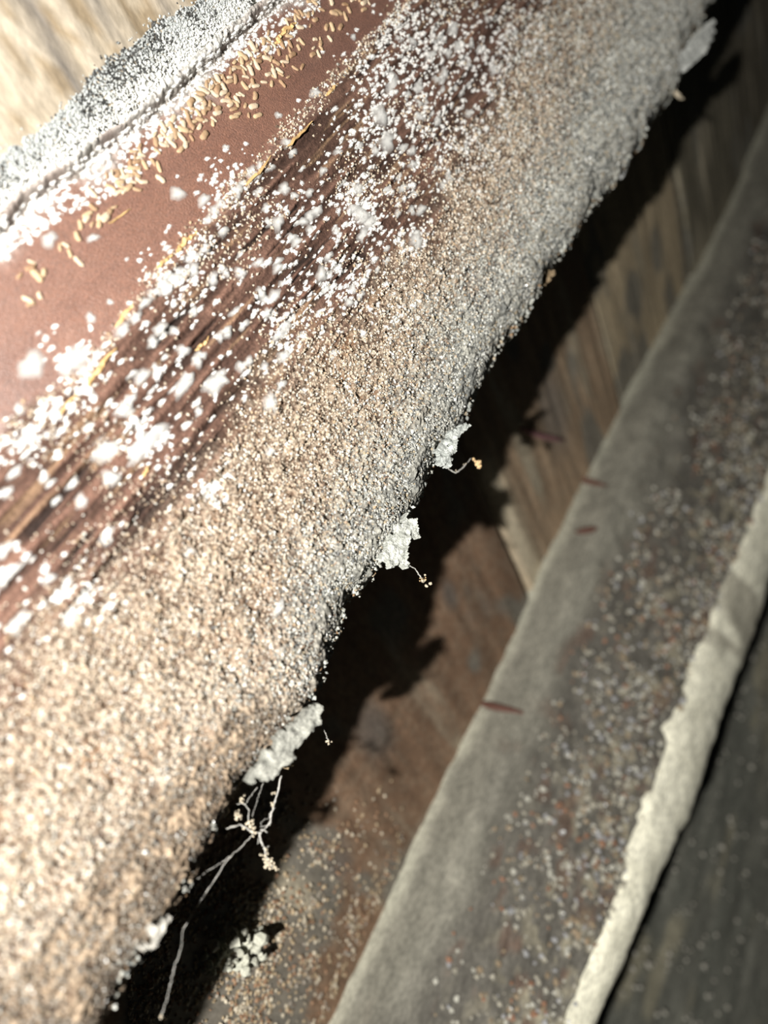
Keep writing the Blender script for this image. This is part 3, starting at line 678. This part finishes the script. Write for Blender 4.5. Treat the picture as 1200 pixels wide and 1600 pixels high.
# ---------------------------------------------------------------- third slat in the far corner
slat3 = tag(empty('wooden_slat', (2.0, 2.8, 1.95)), 'dark greenish grey slat in the lower right corner, beyond the cream rimmed one', 'slat', 'slats under the ceiling')
b0_ = np.concatenate([[-1.2], np.linspace(-.9, 4.6, 160), [5.4]]); o_ = np.ones_like(b0_)
st = f4b(b0_)*1.33
A3, N3 = dense([st-.28, st-.25, st+.0, st+.5, st+1.02, st+1.06], [2.20*o_, 2.12*o_, 2.10*o_, 2.08*o_, 2.06*o_, 2.14*o_], 80)
U3 = np.repeat(b0_[:, None], 80, 1); N3 = N3-.03*(fbm(U3*6, A3*14, 530, 4)-.5)
f3 = fbm(U3*3, A3*26, 531, 4)
c3 = mix(C(.085, .09, .075), C(.19, .188, .155), f3); c3 = mix(c3, C(.32, .29, .2), .6*sst(.58, .72, fbm(U3*4, A3*12, 532, 3)))
closed(U3, A3, N3, c3, [(st+1.04, 2.38*o_), (st-.26, 2.3*o_)], slat3, 'board', M_GREY)
n = 500; u = rng.uniform(-.3, 4, n); a = f4b(u)*1.33+rng.uniform(0, .7, n)
grains('mould_crumb', slat3, np.stack([u, a, 2.065+0*u], -1), .008*rng.uniform(.5, 1.4, n), np.tile(C(.42, .40, .34), (n, 1)), M_GRAIN)

# ---------------------------------------------------------------- crumbs, tuft and twig on the ceiling planks behind
n = 9000
px = 200+430*rng.random(n); py = rng.uniform(1180, 1660, n); q = on_deck(px, py)
kp = (rng.random(n) < (.25+.75*sst(.40, .62, fbm(q[:, 0]*14, q[:, 1]*14, 540, 3)))*sst(1150, 1420, py+.25*(400-px))) & (q[:, 1] < np.interp(q[:, 0], p3[o3, 0], p3[o3, 1])-.03)
q = q[kp]; n = len(q); cg = np.array([(.31,.24,.15),(.42,.37,.28),(.22,.13,.075),(.24,.21,.17)])[rng.choice(4, n, p=[.36,.24,.25,.15])]
q[:, 2] = deck_s(q[:, 0], q[:, 1])-.001
grains('frass_crumb', ceiling, q, .0042*rng.uniform(.5, 1.5, n), cg, M_GRAIN)
pt = on_deck(np.array(362.), np.array(1480.))
tf = tag(empty('mould_tuft', pt), 'pale fluffy mould tuft on the brown ceiling plank, near the bottom edge', 'mould')
for k, (dx, dy, r_) in enumerate(((-18,-6,.022),(2,-12,.026),(16,4,.022),(-4,12,.02),(22,-14,.016),(-24,12,.014))):
    p_ = on_deck(np.array(362.+dx), np.array(1480.+dy)); p_[2] = deck_s(p_[:1], p_[1:2])[0]-.012; clump('tuft_lobe', tf, p_, r_*1.5, M_TUFT, 600+k, 14)
pt = on_deck(np.array(840.), np.array(683.))
tw = tag(empty('twig', pt), 'short reddish twig lying on the dark plank beside the grey slat', 'twig')
P = np.array([on_deck(np.array(float(x)), np.array(float(y))) for x, y in ((808,672),(840,684),(872,690))]); P[:, 2] -= .016
P = np.stack([np.interp(np.linspace(0, 2, 9), (0, 1, 2), P[:, k_]) for k_ in range(3)], -1); V, F = tube(P, .011*np.interp(np.linspace(0, 1, 9), [0, .2, .8, 1], [.5, 1, .8, .4]), 6)
link('stem', mesh_np('stem', local(tw, V), F, None, False), mat('twig_bark', base=(.20, .10, .10), noise=((900, .3),), bump=()), tw)
